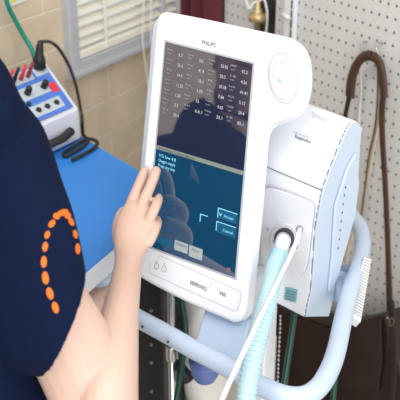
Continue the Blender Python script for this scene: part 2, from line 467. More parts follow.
# back corner: along bd until pixel x ~37
best = None
for i in range(1, 60):
    q = C0 + bd*(i*.005)
    h = zat(q, 45, 61) - zd
    r = q+V((0,0,h)) - CAM; d = r.dot(cv(0,0,1)); px = 200+F*r.dot(cv(1,0,0))/d
    if best is None or abs(px-45) < best[0]: best = (abs(px-45), i*.005, h)
dep, hb = best[1], best[2]
print('box', front_w, dep, hf, hb)
bl = C0 - fd*front_w
t = thing('electronics_box', C0-fd*front_w/2+bd*dep/2, 'white and blue electronics training box with plugs and knobs on the workbench', 'electronics box')
X, Y = fd*front_w, bd*dep
def BX(u, v, n=0):            # u 0..1 left->right, v 0..1 front->back on the slanted top
    return bl + X*u + Y*v + V((0,0,hf+(hb-hf)*v+.004)) + NB*n
NB = X.cross(Y+V((0,0,hb-hf))).normalized(); NB = NB if NB.z > 0 else -NB
zz = V((0,0,.004))
prof = [bl+zz, bl+Y+zz, bl+Y+V((0,0,hb)), bl+V((0,0,hf))]
obj('housing', prism(prof, X), 'boxwhite', t, bevel=.004)
obj('top_panel', prism([BX(.06,.04), BX(.94,.04), BX(.94,.96), BX(.06,.96)], NB*.001), 'boxblue', t)
def plate(u0, u1, v0, v1, m='panelgrey', nm='socket_plate', h=.002):
    return obj(nm, prism([BX(u0,v0), BX(u1,v0), BX(u1,v1), BX(u0,v1)], NB*h), m, t)
pw = plate(.48,.86,.10,.30); 
plate(.36,.82,.42,.64); plate(.40,.74,.72,.93); plate(.77,.93,.74,.95); plate(.08,.30,.40,.66)
plate(.835,.92,.38,.56,'red','red_label',.0015); plate(.2,.34,.28,.34,'red','red_label',.0015)
def knob(u, v, r, h, m='black', nm='knob'):
    b = BX(u, v, .002); return obj(nm, tube([b, b+NB*h*.8, b+NB*h], [r, r*.9, r*.6], 12), m, t, smooth=True)
for u in (.56,.67,.79): knob(u, .20, .0055, .004)
for u in (.56,.77): knob(u, .53, .0065, .016)
for u, m in ((.50,'black'),(.59,'red'),(.68,'maroon'),(.43,'red')):
    b = BX(u,.80,.002); bb = bmesh.new(); tube([b, b+NB*.012, b+NB*.014, b+NB*.034], [.0042,.0042,.0034,.0028], 8, bb); obj('banana_plug', bb, m, t, smooth=True)
knob(.5,.35,.004,.005)
# front handle slot
def FR(u, w, n=0): return bl + X*u + V((0,0,w)) - (bd*n)
obj('carry_handle', tube([FR(.30,hf*.45,.006), FR(.45,hf*.5,.018), FR(.7,hf*.5,.018), FR(.86,hf*.5,.006)], [(.008,.006)]*4, 10), 'rubber', t, smooth=True)
obj('front_label', prism([FR(.25,.01,.0005),FR(.66,.01,.0005),FR(.66,.02,.0005),FR(.25,.02,.0005)], -bd*.0008), 'panelgrey', t)
# black plug + cable
pb = BX(.86,.86,.003)
t2 = thing('power_cable', pb, 'black plug standing in the box with its lead arcing to the wall side', 'cable')
obj('plug', tube([pb, pb+V((0,0,.02)), pb+V((0.001,0,.025)), pb+V((.003,0,.040)), pb+V((.005,0,.052))], [.012,.011,.008,.007,.004], 14), 'black', t2, smooth=True)
q = lambda x, y, n: on((W3(0,0,n), nL), x, y)
dside = (A2-C0).length*.0
path = [pb+V((.005,0,.050)), q(50,42,.06), q(59,49,.045), q(70,68,.03), q(77,90,.03), q(81,112,.03)]
e = onz(zd+.005, 83, 134); path += [V((e.x,e.y,zd+.04)), e]
path += [onz(zd+.005, *p) for p in ((88,140),(82,147),(74,152),(66,156),(64,153),(73,147),(82,141),(90,139),(97,142),(95,147),(84,154),(72,160))]
obj('lead', tube(vpath(path, 6), .0034, 8), 'rubber', t2, smooth=True)
# green cable
gp = BX(.74,.99,.004)
path = [q(2,-30,.02), q(7,2,.02), q(14,18,.02), q(25,38,.03), q(32,50,.045), q(35,62,.05)]
path.append(onz(zd+.01, 33, 66) if False else q(35,72,.04))
tag(obj('green_cable', tube(vpath(path, 6), .0048, 8), 'green_l', smooth=True), 'bright green cable hanging down the brick wall behind the electronics box', 'cable')

# ------------------------------------------------------------ ventilator
R_ = cv(.855, -.288, -.431).normalized(); U_ = cv(.087, .996, 0).normalized()
N_ = R_.cross(U_).normalized()
if N_.dot(cv(0,0,-1)) < 0: N_ = -N_           # towards viewer
MO = P(200, 160, 1.30); MP = (MO, N_)
def mp(px, py, n=0): return on((MO+N_*n, N_), px, py)
zh = None
dq = 1.215; hp = P(240, 373, dq); zh = hp.z
print('handle z', zh, 'screen depth', [(mp(*p)-CAM).dot(cv(0,0,1)) for p in ((166,42),(253,64),(235,277),(148,245))], 'rot', N_)
vent = thing('ventilator', V((hp.x, hp.y+.2, 0)), 'white hospital ventilator with touchscreen, dial and pale blue handle loop', 'ventilator')
# bezel outline
left = [(132,262),(135,230),(138.5,200),(142,165),(147,115),(151,70),(154.5,32)]
tl = [(156,20),(158.5,14.5),(163,11.5),(170,11.8)]
top = [(200,17.5),(240,26),(270,32.5),(285,36)]
lobe = [(293,39),(300,46),(304.5,57),(306,72),(305,90),(300.5,105),(293,114.5),(283,120),(273,123),(266,128),(262.5,136)]
right = [(261,150),(259.5,170),(256,210),(251,260),(247,298)]
br_ = [(245,312),(240,320),(233,322.5),(226,320)]
bot = [(190,304.5),(166,292.5),(145,281),(137,275.5)]
bl_ = [(132.5,270.5)]
outl = left+tl+top+lobe+right+br_+bot+bl_
mon = thing('monitor', (0,0,0), 'x', 'x')
for k in ('label','category'): del mon[k]
mon.parent = vent; mon.location = V((0,0,0))
bpy.data.objects.remove(mon)
oc = cat(outl, 3, True)
bezel = obj('monitor', prism([mp(*p) for p in oc], -N_*.032), 'white', vent, bevel=.007, seg=4, angle=50)
# rear shell, a little wider on the left (thin blue edge)
def shift(p, dx, dy): return (p[0]+dx, p[1]+dy)
rear = [(119,262),(128,180),(138,70),(142,22),(145.5,14),(156,10)]+[(200,19),(235,27),(262,38),(275,50),(280,75),(272,104),(256,120),(246,140),(242,210),(234,302),(222,310),(185,295),(137,272)]
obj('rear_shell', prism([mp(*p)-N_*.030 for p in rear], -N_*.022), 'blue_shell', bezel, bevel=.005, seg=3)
# screen
SQ = [(166,42),(253,64),(235,277.5),(148,245.5)]      # tl tr br bl
S3 = [mp(*p) for p in SQ]
def S(u, v, n=.0): # u right, v down
    return (S3[0]*(1-u)*(1-v)+S3[1]*u*(1-v)+S3[2]*u*v+S3[3]*(1-u)*v) + N_*n
rim = bmesh.new(); 
prism([S(-.02,-.01), S(1.02,-.01), S(1.02,1.01), S(-.02,1.01)], N_*.0006, rim); obj('screen_rim', rim, 'groove', bezel)
scr = obj('touchscreen', prism([S(0,0,.0004), S(1,0,.0004), S(1,.515,.0004), S(0,.515,.0004)], N_*.0008), 'sc_top', bezel)
obj('lower_display', prism([S(0,.515,.0004), S(1,.515,.0004), S(1,1,.0004), S(0,1,.0004)], N_*.0008), 'sc_bot', bezel)
obj('status_bar', prism([S(0,.505,.0013), S(1,.502,.0013), S(1,.522,.0013), S(0,.525,.0013)], N_*.0002), 'sc_bar', bezel)
def stext(s, u, v, w, h, m, bm=None):   # baseline left at (u,v), width w, cap height ~.7h
    return text_bm(s, lambda x, y: S(u+w*x, v-h*y, .0018), bm)
big = bmesh.new(); small = bmesh.new()
vals = [['5.7','562','35.92','43.2'],['25.6','41.8','20.5','4.26'],['14.9','18.1','30.38','41.41'],['11.23','1.00','7.84','5.13'],['1.25','55','4.05','29.4'],['3.2','6.6.1','25.1','85.1'],['29.4','','','']]
labs = ['Rate','Ppeak','Pmean','PEEP','MVe','Vti','Vte','I:E','Ti','C','R','Leak','Spont','Rsb','VtH','FiO2']
c = 0
for j, row in enumerate(vals):
    for i, s_ in enumerate(row):
        if not s_: continue
        u = .03+.245*i; v = .050+.0485*j
        small = stext(labs[c % len(labs)], u, v-.014, .07, .013, None); stext('cmH2O' if c % 2 else 'L/min', u+.005, v+.003, .045, .010, None, small); c += 1
        obj('readout_name', small, 'sc_dim', bezel)
        obj('readout_number', stext(s_, u+.135-.01*(i==3), v+.004, .015*len(s_)+.006, .022, None), 'sc_txt', bezel)
bm = bmesh.new(); stext('Information: Current Alarms', .03, .522, .42, .018, None, bm); obj('bar_caption', bm, 'dark', bezel)
bm = bmesh.new()
for k, s_ in enumerate(('VTi low 4.8','Oxygen supply','Press any key')): stext(s_, .04, .558+.024*k, .2, .022, None, bm)
obj('message_text', bm, 'sc_cyan', bezel)
def sbox(u0, u1, v0, v1, m, nm, n=.0014, edge=None):
    o = obj(nm, prism([S(u0,v0,n), S(u1,v0,n), S(u1,v1,n), S(u0,v1,n)], N_*.0002), m, bezel)
    return o
def frame(u0, u1, v0, v1, m, nm='button_outline', full=False):
    bm = bmesh.new(); w = .008; hh = .004
    prism([S(u0,v0,.0018), S(u1,v0,.0018), S(u1,v0+hh,.0018), S(u0,v0+hh,.0018)], N_*.0001, bm)
    prism([S(u0,v0,.0018), S(u0+w,v0,.0018), S(u0+w,v1,.0018), S(u0,v1,.0018)], N_*.0001, bm)
    return obj(nm, bm, m, bezel)
sbox(.76,.97,.712,.755,'sc_btn','screen_button'); frame(.76,.975,.706,.752,'sc_cyan')
sbox(.76,.97,.778,.822,'sc_btn','screen_button'); frame(.755,.97,.770,.815,'sc_cyan'); frame(.57,.655,.762,.80,'sc_cyan')
for s_, u_, v_, w_, h_ in (('Accept',.83,.742,.11,.020),('Cancel',.83,.808,.11,.020),('v',.775,.742,.035,.03)):
    obj('button_text', stext(s_, u_, v_, w_, h_, None), 'sc_cyan', bezel)
sbox(.31,.465,.925,.972,'sc_key','soft_key'); sbox(.48,.63,.925,.978,'sc_key','soft_key')
sbox(.0,.05,.93,.975,'sc_key','soft_key'); sbox(.08,.29,.935,.968,'sc_btn','soft_key')
for s_, u_, v_, w_, h_ in (('Ventilator',.325,.945,.125,.018),('Menu',.51,.948,.08,.018)):
    obj('key_text', stext(s_, u_, v_, w_, h_, None), 'dark', bezel)
bm = bmesh.new(); stext('25',.91,.98,.04,.02,None,bm); obj('battery_mark', bm, 'sc_org', bezel)
# bezel lettering & grooves
def btext(s, pa, pb_, up, m, nm, parent=bezel, plane=None, lift=.0006):
    """text between pixel pa and pb_ (baseline ends) with cap height 'up' px"""
    o3, n3 = plane or MP
    pl_ = (o3+n3*lift, n3)
    a = on(pl_, *pa); b = on(pl_, *pb_); uu = on(pl_, pa[0]+up[0], pa[1]+up[1]) - a
    return obj(nm, text_bm(s, lambda x, y: a+(b-a)*x+uu*(y/.7), bold=.02), m, parent)
btext('PHILIPS', (201.5,44), (215.5,47.3), (.4,-4.2), 'ink', 'maker_lettering')
btext('RESPIRONICS', (190,284), (206.5,291), (.3,-3.8), 'ink', 'model_lettering')
btext('V60', (219,294.5), (225.5,297), (.3,-4), 'ink', 'number_lettering')
bm = bmesh.new()
def gl(pts, r=.0005, n=.0002, bm=bm): tube([mp(*p, n) for p in pts], r, 5, bm)
gl([(158,258),(160,255.5),(235,289),(241,292),(240.5,300),(238,309),(234,311),(152,274),(149,271),(151,262)])
obj('bezel_groove', bm, 'ink_pale', bezel)
for g_ in ([(212,280),(211,288)], [(166,25),(258,47)]):
    bm = bmesh.new(); gl(g_, .0004, .0002, bm); obj('bezel_groove', bm, 'ink_pale', bezel)
bm = bmesh.new()
for cx, cy in ((156.5,266),(164,269)):
    ring = [mp(cx+2.2*math.cos(a), cy+3.2*math.sin(a), .0004) for a in [k*math.pi/6 for k in range(12)]]
    bm = tube(ring, .0004, 5, closed=True)
    tube([mp(cx+.4, cy-6, .0004), mp(cx+.2, cy-3.6, .0004)], .0004, 5, bm)
    obj('key_symbol', bm, 'ink', bezel)
# dial
DC = mp(283,78)
ax = mp(283+14.6,78+2.5)-DC; ay = mp(283-1.0,78-25)-DC
def dring(k, n, seg=40): return [DC+ax*k*math.cos(a)+ay*k*math.sin(a)+N_*n for a in [2*math.pi*i/seg for i in range(seg)]]
obj('dial_groove', tube(dring(1.0,.0004), .0009, 6, closed=True), 'ink_pale', bezel, smooth=True)
d = obj('dial', prism(dring(.86,-.001), N_*.006), 'shell', bezel, bevel=.002, seg=3)
obj('dial_ring', tube(dring(.62,.0052), .0007, 6, closed=True), 'ink_pale', d, smooth=True)
bm = bmesh.new()
aa = [math.radians(a) for a in range(-20, 85, 5)]
pin = [DC+ax*.72*math.cos(a)+ay*.72*math.sin(a)+N_*.0054 for a in aa]; pout = [DC+ax*.84*math.cos(a)+ay*.80*math.sin(a)+N_*.0054 for a in aa]
prism(pin+pout[::-1], N_*.0002, bm); obj('dial_touch_arc', bm, mat('pale_blue_ink',(.52,.6,.78),.4), d)
obj('dial_mark', prism([DC+ax*(.14*math.cos(a)-.15)+ay*(.11*math.sin(a)-.15)+N_*.0052 for a in [2*math.pi*i/12 for i in range(12)]], N_*.0003), mat('green_mark',(.35,.55,.42),.4), d)

# body: profile on the right-hand side plane, extruded to the left
RB = cv(.765, -.358, -.534).normalized()
kp = on((MO-N_*.055, N_), 320, 190)
BP = (kp, RB)
def sp(px, py, n=0): return on((kp+RB*n, RB), px, py)
prof = [(304.5,317.5),(307,303),(310.5,286),(314.5,230),(318.5,205),(321.5,190),(330,166),(341,139),(346,128),(351,121.5),(357,121),(361,126),(359.5,140),(356.5,190),(351,225),(341,262),(333,295),(327.5,317)]
pr = [sp(*p) for p in prof]
print('body depth', (pr[0]-CAM).dot(cv(0,0,1)), (pr[5]-CAM).dot(cv(0,0,1)), (pr[11]-CAM).dot(cv(0,0,1)), (pr[-1]-CAM).dot(cv(0,0,1)))
BW = .25
body = obj('main_unit', prism(pr, -RB*BW), 'shell', vent, bevel=.004, seg=3, angle=25)
ins = [p for p in prof]
cx_ = sum(p[0] for p in prof)/len(prof); cy_ = sum(p[1] for p in prof)/len(prof)
cen = sum((p for p in pr), V())/len(pr)
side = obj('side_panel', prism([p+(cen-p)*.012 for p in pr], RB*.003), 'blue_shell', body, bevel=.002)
vp = [(354,152),(357,182),(353,214),(346,240),(331,290),(326.5,290),(330,255),(333,205),(345,168)]
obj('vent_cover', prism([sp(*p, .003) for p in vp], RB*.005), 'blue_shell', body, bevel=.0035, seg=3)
bm = bmesh.new()
for x, y in ((345.5,187),(344.3,195),(343.2,204),(342.2,212.5),(341.2,221),(340.2,230),(339.2,239),(338,248)):
    c_ = sp(x, y, .008); prism([c_+U_*.0022*math.sin(a)+N_*.0016*math.cos(a) for a in [2*math.pi*i/10 for i in range(10)]], RB*.0006, bm)
obj('vent_holes', bm, 'dark', body)
seam = cat([p for p in prof[:10]], 8)
bm = bmesh.new()
for i in range(0, len(seam)-3, 3):
    tube([sp(*seam[i], .0032), sp(*seam[i+1], .0032), sp(*seam[i+2], .0032)], .0007, 5, bm)
obj('panel_seam', bm, 'ink', body)
# front panel seam line at the kink, faint second line above
bm = bmesh.new(); a = sp(321.5,190); tube([a+N_*.0006, a-RB*(BW*.55)+N_*.0006], .0008, 6, bm); obj('cover_line', bm, 'ink', body)
# front planes
FPn = (pr[5]-pr[3]).cross(RB).normalized(); FPn = FPn if FPn.dot(ray(290,230)) < 0 else -FPn
f0_, f1_ = pr[3], pr[2]
FPl = (pr[2], ((pr[3]-pr[2]).cross(RB)).normalized()); 
if FPl[1].dot(ray(290,230)) > 0: FPl = (FPl[0], -FPl[1])
TPl = (pr[6], ((pr[7]-pr[6]).cross(RB)).normalized())
if TPl[1].dot(ray(290,130)) > 0: TPl = (TPl[0], -TPl[1])
def fp(px, py, n=0): return on((FPl[0]+FPl[1]*n, FPl[1]), px, py)
btext('Respironics', (294.5,137.5), (310.5,143.5), (.8,-3.2), 'ink', 'unit_lettering', body, TPl, .0008)
btext('V60 ventilator', (293.5,133), (310.5,139), (.6,-2.0), 'ink_pale', 'unit_caption', body, TPl, .0008)
btext('V60', (311,116), (326,122.5), (1.2,-5), mat('very_pale_ink', (.6,.6,.63), .6), 'top_lettering', body, TPl, .0008)
# connector plate
plo = cat([(262.5,200),(264,190.5),(271,187.5),(290,193),(309,200.5),(314.5,207),(313,225),(309,258),(305,271),(297,277.5),(284,277),(268,268),(262,258),(261.5,235)], 4, True)
nf = FPl[1]
plate_o = obj('port_plate', prism([fp(*p) for p in plo], nf*.0035), 'shell', body, bevel=.0015)
obj('plate_edge', tube([fp(*p, .0008) for p in plo], .0006, 5, closed=True), 'ink_pale', body)
pc = (284.5,238.5)
pcv = fp(*pc, .0035)
def rr(rx, ry, n, seg=24, cx=pc): return [fp(cx[0]+rx*math.cos(a), cx[1]+ry*math.sin(a), .0035)+nf*n for a in [2*math.pi*i/seg for i in range(seg)]]
obj('port_ring', tube(rr(13.5,14.5,.0006), .0012, 6, closed=True), 'shell', body, smooth=True)
obj('port_socket', prism(rr(10,11,.0002), nf*.0008), mat('port_grey', (.08,.08,.09), .5), body)
obj('small_port', prism(rr(3.6,4,.0002,12,(300,229)), nf*.0015), 'groove', body)
bm = bmesh.new()
for cx in ((274,241),(297,247),(268,229)): obj('screw', prism(rr(1,1.8,.0003,10,cx), nf*.0006), 'groove', body)
LPl = (pr[2], ((pr[0]-pr[2]).cross(RB)).normalized())
if LPl[1].dot(ray(290,300)) > 0: LPl = (LPl[0], -LPl[1])
def lp(x, y, n=.002): return on((LPl[0]+LPl[1]*n, LPl[1]), x, y)
q = [lp(285.5,287), lp(297.5,290), lp(296,303), lp(284,299.5)]; nf_ = nf; nf = LPl[1]
lab = obj('teal_sticker', prism(q, nf*.0005), 'teal', body)
bm = bmesh.new()
for k in range(4):
    v = .18+.2*k; a = q[0]+(q[3]-q[0])*v; b = q[1]+(q[2]-q[1])*v; dn = (q[3]-q[0])*.09
    prism([a+(b-a)*.1+nf*.0006, a+(b-a)*(.9-.1*(k%2))+nf*.0006, a+(b-a)*(.9-.1*(k%2))+dn+nf*.0006, a+(b-a)*.1+dn+nf*.0006], nf*.0002, bm)
obj('sticker_print', bm, 'ink', lab); nf = nf_
# mount between monitor and body
mc = mp(215,180)-N_*.04
obj('monitor_mount', boxv(mc-R_*.05-U_*.05-N_*.06, R_*.07, U_*.1, N_*.062), 'shell', vent, bevel=.004)

# handle loop on a horizontal plane
hpx = [(362-18,206),(352,216),(360.5,229),(362.5,246),(357.5,267),(350,292),(343,320),(336.5,350),(329,371),(318,388),(303,396.5),(284,395.5),(262,386.5),(240,374),(215,360.5),(192,348.5),(166,333.5),(140,319.5),(118,307)]
hp3 = [onz(zh, *p) for p in hpx] + [P(*p) for p in ((103,300,1.375),(95,292,1.36),(97,285,1.35),(106,280,1.35),(118,276,1.36),(138,268,1.39),(160,250,1.42),(185,235,1.43))]
print('handle depths', [round((p-CAM).dot(cv(0,0,1)),3) for p in hp3])
obj('handle_loop', tube(vpath(hp3, 6), .0137, 18), 'tube', vent, smooth=True)
# screws on handle
bm = bmesh.new()
for x, y in ((142.5,327),(168,342)):
    c_ = onz(zh, x, y); r = (CAM-c_).normalized(); c_ = onz(zh, x, y-7)+ (CAM-onz(zh,x,y-7)).normalized()*.009 if False else P(x, y, (c_-CAM).dot(cv(0,0,1))-.0155)
    obj('handle_screw', tube([c_-r*.004, c_+r*.003], .0022, 8), 'dark', vent)
# bracket from monitor underside to the handle
bp_ = [(206,309),(222,318),(238,323),(247,308),(262,306),(256,330),(243,362),(232,366),(205,352),(194,345)]
dd = [1.29,1.28,1.27,1.28,1.30,1.27,1.235,1.235,1.25,1.255]
fa = [(206,305,1.315),(250,320,1.285),(240,368,1.235),(193,345,1.262)]
pts = [P(*p) for p in fa]
bm = bmesh.new(); prism(pts, cv(.03,0,.06).normalized()*.03, bm)
obj('handle_bracket', bm, 'bracket', vent, bevel=.004)
# side arm from unit back to handle rear
aq = [sp(335,268,-.004), onz(zh+.012, 353,262), onz(zh+.012, 347,290), sp(334,293,-.004)]
obj('handle_arm', prism(aq, V((0,0,-.02))), 'tube', vent, bevel=.004)
# ribbed rail block
g = [P(364.5,255,1.45), P(372,258.5,1.45), P(361,322,1.38), P(350.5,315.5,1.38)]
gn = (g[1]-g[0]).cross(g[3]-g[0]).normalized(); gn = gn if gn.dot(ray(360,290)) < 0 else -gn
rb = obj('ribbed_block', prism(g, -gn*.02), 'white', vent, bevel=.0015)
bm = bmesh.new()
for k in range(22):
    f = (k+.5)/23; a = g[0]+(g[3]-g[0])*f; b = g[1]+(g[2]-g[1])*f
    obj('rib', tube([a+(b-a)*.12+gn*.0004, a+(b-a)*.92+gn*.0004], .0014, 6), 'rib', rb)
# stand
colb = P(262, 345, 1.40)
ft = [P(247,300,1.42), P(267,306,1.40)]
cx0, cx1 = V((ft[0].x, ft[0].y, 0)), V((ft[1].x, ft[1].y, 0)); cdir = (cx1-cx0).normalized(); cn = V((cdir.y, -cdir.x, 0))
colz = min(ft[0].z, ft[1].z)+.05
obj('stand_column', boxv(V((cx0.x,cx0.y,.14)), cx1-cx0, -cn*.035, V((0,0,colz-.14))), 'white', vent, bevel=.004)
bm = boxv(V((cx1.x,cx1.y,.14))+cn*.002-cdir*.006, cdir*.003, -cn*.004, V((0,0,colz-.16))); obj('column_trim', bm, 'white', vent)
pc2 = (cx0+cx1)/2-cn*.035
bm = bmesh.new()
for k in range(5):
    a = 2*math.pi*k/5+.3; e = pc2+V((math.cos(a)*.26, math.sin(a)*.26, .09)); tube([pc2+V((0,0,.13)), e], [(.035,.025),(.02,.012)], 8, bm)
obj('wheeled_base', bm, 'laminate', vent, smooth=True)
for k in range(5):
    a = 2*math.pi*k/5+.3; e = pc2+V((math.cos(a)*.26, math.sin(a)*.26, .04)); ax_ = V((-math.sin(a), math.cos(a), 0))
    obj('caster', tube([e-ax_*.012, e+ax_*.012], .04, 18), 'rubber', vent, smooth=False)

# ------------------------------------------------------------ hoses
start = pcv
hs = [start+nf*.002, fp(282.5,243,.03), fp(279,254,.045)]
connector = tube(vpath(hs, 4), [.0115]*5+[.0105]*4, 14)
t = thing('breathing_hose', start, 'pale blue corrugated breathing hose running down from the round port', 'hose')
obj('cuff', connector, 'hosew', t, smooth=True)
hc = [fp(279,254,.045)] + [P(*p) for p in ((274,272,1.26),(267,300,1.20),(258,335,1.155),(251,368,1.13),(246,398,1.12),(240,440,1.13),(236,480,1.16))]
path = vpath(hc, 60); 
# resample
acc = [path[0]]; 
for p in path[1:]:
    while (p-acc[-1]).length > .0013: acc.append(acc[-1]+(p-acc[-1]).normalized()*.0013)
rad = [.0125+.0011*math.sin(i*.0013/.0065*2*math.pi) for i in range(len(acc))]
obj('corrugated_tube', tube(acc, rad, 16), 'hose', t, smooth=True)
pth = [fp(300,229,.004), fp(298.5,234,.02)] + [P(*p) for p in ((293,250,1.29),(277,283,1.21),(255,328,1.13),(238,364,1.10),(222,399,1.09),(205,440,1.10))]
tag(obj('pressure_line', tube(vpath(pth, 8), .0033, 10), 'hosew', smooth=True), 'thin white tube running diagonally in front of the blue corrugated hose', 'tube')

# ------------------------------------------------------------ things on the pegboard
hk = []
def hook(px, pyt, pyb, lab_):
    a = on(PB, px, pyt); 
    t_ = obj('peg_hook', tube(vpath([a-nR*.004, a+nR*.012, a+nR*.016+V((0,0,-.008)), on((oR+nR*.018,nR), px-.5, pyb-3), on((oR+nR*.030,nR), px, pyb), on((oR+nR*.038,nR), px+.3, pyb-4)], 5), .0022, 8), 'steel', smooth=True)
    return tag(t_, lab_, 'hook', 'steel hooks on the pegboard')
hook(367, 42, 58, 'steel peg hook at the left end of the leather strap loop')
hook(382.5, 43, 62, 'steel peg hook at the right end of the leather strap loop')
sp_ = (oR+nR*.032, nR)
def s2(x, y, n=.032): return on((oR+nR*n, nR), x, y)
bagt = thing('leather_bag', s2(330, 420), 'dark brown leather satchel hanging by its long strap from the pegboard hooks', 'bag')
bf = .085
outline = [(262,304),(330,325),(345,324),(362,321),(385,314),(388,325),(390,345),(398,362),(402,385),(402,440),(255,440)]
obj('body', prism([on((oR+nR*bf, nR), *p) for p in outline], -nR*.055), 'bag', bagt, bevel=.008, seg=3)
fl_ = [(264,307),(330,328),(362,324),(382,318),(383,360),(379,390),(262,390)]
obj('flap', prism([on((oR+nR*(bf+.003), nR), *p) for p in fl_], nR*.005), 'bag', bagt, bevel=.002)
w = [(350,97,6.0),(351,84,6),(354,71,5.5),(359.5,60.5,5),(366,56,5),(373,56.5,5.2),(379,62,5.2),(382,74,5.2),(383.5,88,5),(384,97,4.6)]
def strap(pts, n, ratio, m, nm, parent, k=6):
    c3 = cat(pts, k); ps = [s2(p[0], p[1], n) for p in c3]; dpt = (ps[0]-CAM).dot(cv(0,0,1))
    return obj(nm, tube(ps, [(p[2]*dpt/F*1.0, p[2]*dpt/F*ratio) for p in c3], 10, side=dR), m, parent, smooth=True)
strap([(x, y, r) for x, y, r in w], .036, .5, 'leather', 'shoulder_pad', bagt)
strap([(350,93,3.4),(346,112,3.1),(343.5,125,3.1),(338,170,3),(330,230,3),(318,300,3),(316,325,3)], .033, .4, 'leather_d', 'strap', bagt)
strap([(384,92,4.2),(382,110,4.2),(382.5,140,4.0),(385.5,190,4.0),(388,250,4.0),(389.5,300,4.6),(391,325,5)], .036, .4, 'leather', 'strap', bagt)
strap([(391,300,4.5),(393,330,5.5),(394,360,5),(392,395,4),(390,430,4)], .105, .3, 'leather_d', 'strap_end', bagt)
bk = s2(391.5, 322, .115)
obj('buckle', tube([bk+V((.0045*math.cos(a),0,.009*math.sin(a))) for a in [k*math.pi/6 for k in range(12)]], .0013, 6, closed=True), 'bronze', bagt, smooth=True)
obj('rivet', tube([s2(387.5,318,.112), s2(387.5,318,.117)], .0022, 8), 'steel', bagt, smooth=True)
def flat_strap(pts, n, m, nm, label, rpx):
    o = strap([(x, y, rpx) for x, y in pts], n, .3, m, nm, None)
    return tag(o, label, 'strap')
flat_strap([(378,62),(377.5,100),(374.5,130),(370,150),(367,170),(364,196),(360,225)], .022, 'olive', 'narrow_strap', 'narrow olive strap hanging inside the leather strap loop', 1.4)
flat_strap([(381.5,70),(380,110),(374.5,140),(370,165),(364,195),(356,225),(348,250),(344,280)], .016, 'cream', 'webbing_strap', 'cream webbing strap hanging beside the olive one', 2.4)
flat_strap([(361,60),(361,90),(359,120),(357,160),(352,220)], .018, 'cord', 'thin_cord', 'thin white cord hanging inside the left side of the strap loop', .9)

# ------------------------------------------------------------ clutter under the monitor
def vbox(px0, px1, py, d0, d1, z0, z1, depth, m, nm, parent=None, bevel=.003):
    a = P(px0, py, d0); b = P(px1, py, d1); a = V((a.x,a.y,z0)); b = V((b.x,b.y,z0)); dr = (b-a).normalized(); n = V((-dr.y, dr.x, 0))
    return obj(nm, boxv(a, b-a, n*depth, V((0,0,z1-z0))), m, parent, bevel=bevel), a, b, n
bx0 = P(128,340,1.56)
rack = thing('equipment_rack', V((bx0.x,bx0.y,0)), 'tall black equipment rack post standing behind the handle bar, left of the chrome pole', 'rack')
_, a_, b_, n_ = vbox(122, 163, 340, 1.56, 1.52, 0, 1.06, .12, 'black', 'upright', rack)
bm = bmesh.new()
for py in (344, 362, 391, 310): 
    c_ = P(153, py, 1.0); r = c_-CAM; nn = V((n_.x,n_.y,0)); c_ = on((a_, n_), 152, py); obj('screw', tube([c_+n_*.002, c_-n_*.003], .003, 8), 'steel', rack)
def pole(px, d, z1, r, m, nm, lab_, catg):
    a = P(px, 345, d); b = bmesh.new(); tube([V((a.x,a.y,0)), V((a.x,a.y,z1))], r, 14, b)
    return b, a
pp = P(171.5, 345, 1.5)
pol = thing('chrome_pole', V((pp.x,pp.y,0)), 'upright chrome pole with a clamp between black rack and beige bag', 'pole')
obj('pole', tube([V((pp.x,pp.y,.02)), V((pp.x,pp.y,1.0))], .0065, 14), 'chrome', pol, smooth=True)
zc_ = on((pp, V((0,-1,0))), 171, 352).z
obj('clamp', tube([V((pp.x,pp.y,zc_-.015)), V((pp.x,pp.y,zc_+.015))], .011, 14), 'chrome', pol, bevel=.002)
obj('clamp_knob', tube([V((pp.x+.01,pp.y-.005,zc_-.02)), V((pp.x+.028,pp.y-.008,zc_-.05))], [.009,.012], 10), 'black', pol, smooth=True)
bm = bmesh.new(); tube([V((pp.x,pp.y,0)), V((pp.x,pp.y,.02))], [.016,.012], 24, bm); obj('base', bm, 'steel', pol)
def hose_thing(nm, pts, r, m, label, catg='hose'):
    return tag(obj(nm, tube(ppath(pts, 6), r, 10), m, smooth=True), label, catg)
hose_thing('green_hose', [(166,270,1.50),(174,293,1.50),(181,302,1.49),(184,315,1.49),(186,335,1.49),(184,352,1.49),(181,372,1.48),(176,400,1.47),(170,440,1.46)], .0045, 'green', 'dark green hose curling down just right of the chrome pole')
hose_thing('green_hose', [(297,292,1.46),(294,318,1.45),(290,345,1.45),(286,372,1.45),(281,410,1.45),(276,450,1.45)], .0052, 'green', 'dark green hose hanging beside the ball chain below the main unit')
hose_thing('green_hose', [(343,300,1.52),(340,330,1.51),(337,360,1.50),(334,390,1.49),(331,430,1.48)], .0045, 'green', 'dark green hose glimpsed behind the right upright of the handle loop')
# ball chain
bm = bmesh.new(); cpth = ppath([(280.5,316,1.44),(280,332,1.43),(278.5,360,1.42),(277,400,1.38),(276,430,1.38)], 30)
last = None
for p in cpth:
    if last is None or (p-last).length > .0062:
        bmesh.ops.create_uvsphere(bm, u_segments=8, v_segments=6, radius=.0022, matrix=Matrix.Translation(p)); last = p
tube(cpth, .0006, 5, bm)
tag(obj('ball_chain', bm, 'steel', smooth=True), 'thin silver ball chain hanging between the white column and the green hose', 'chain')
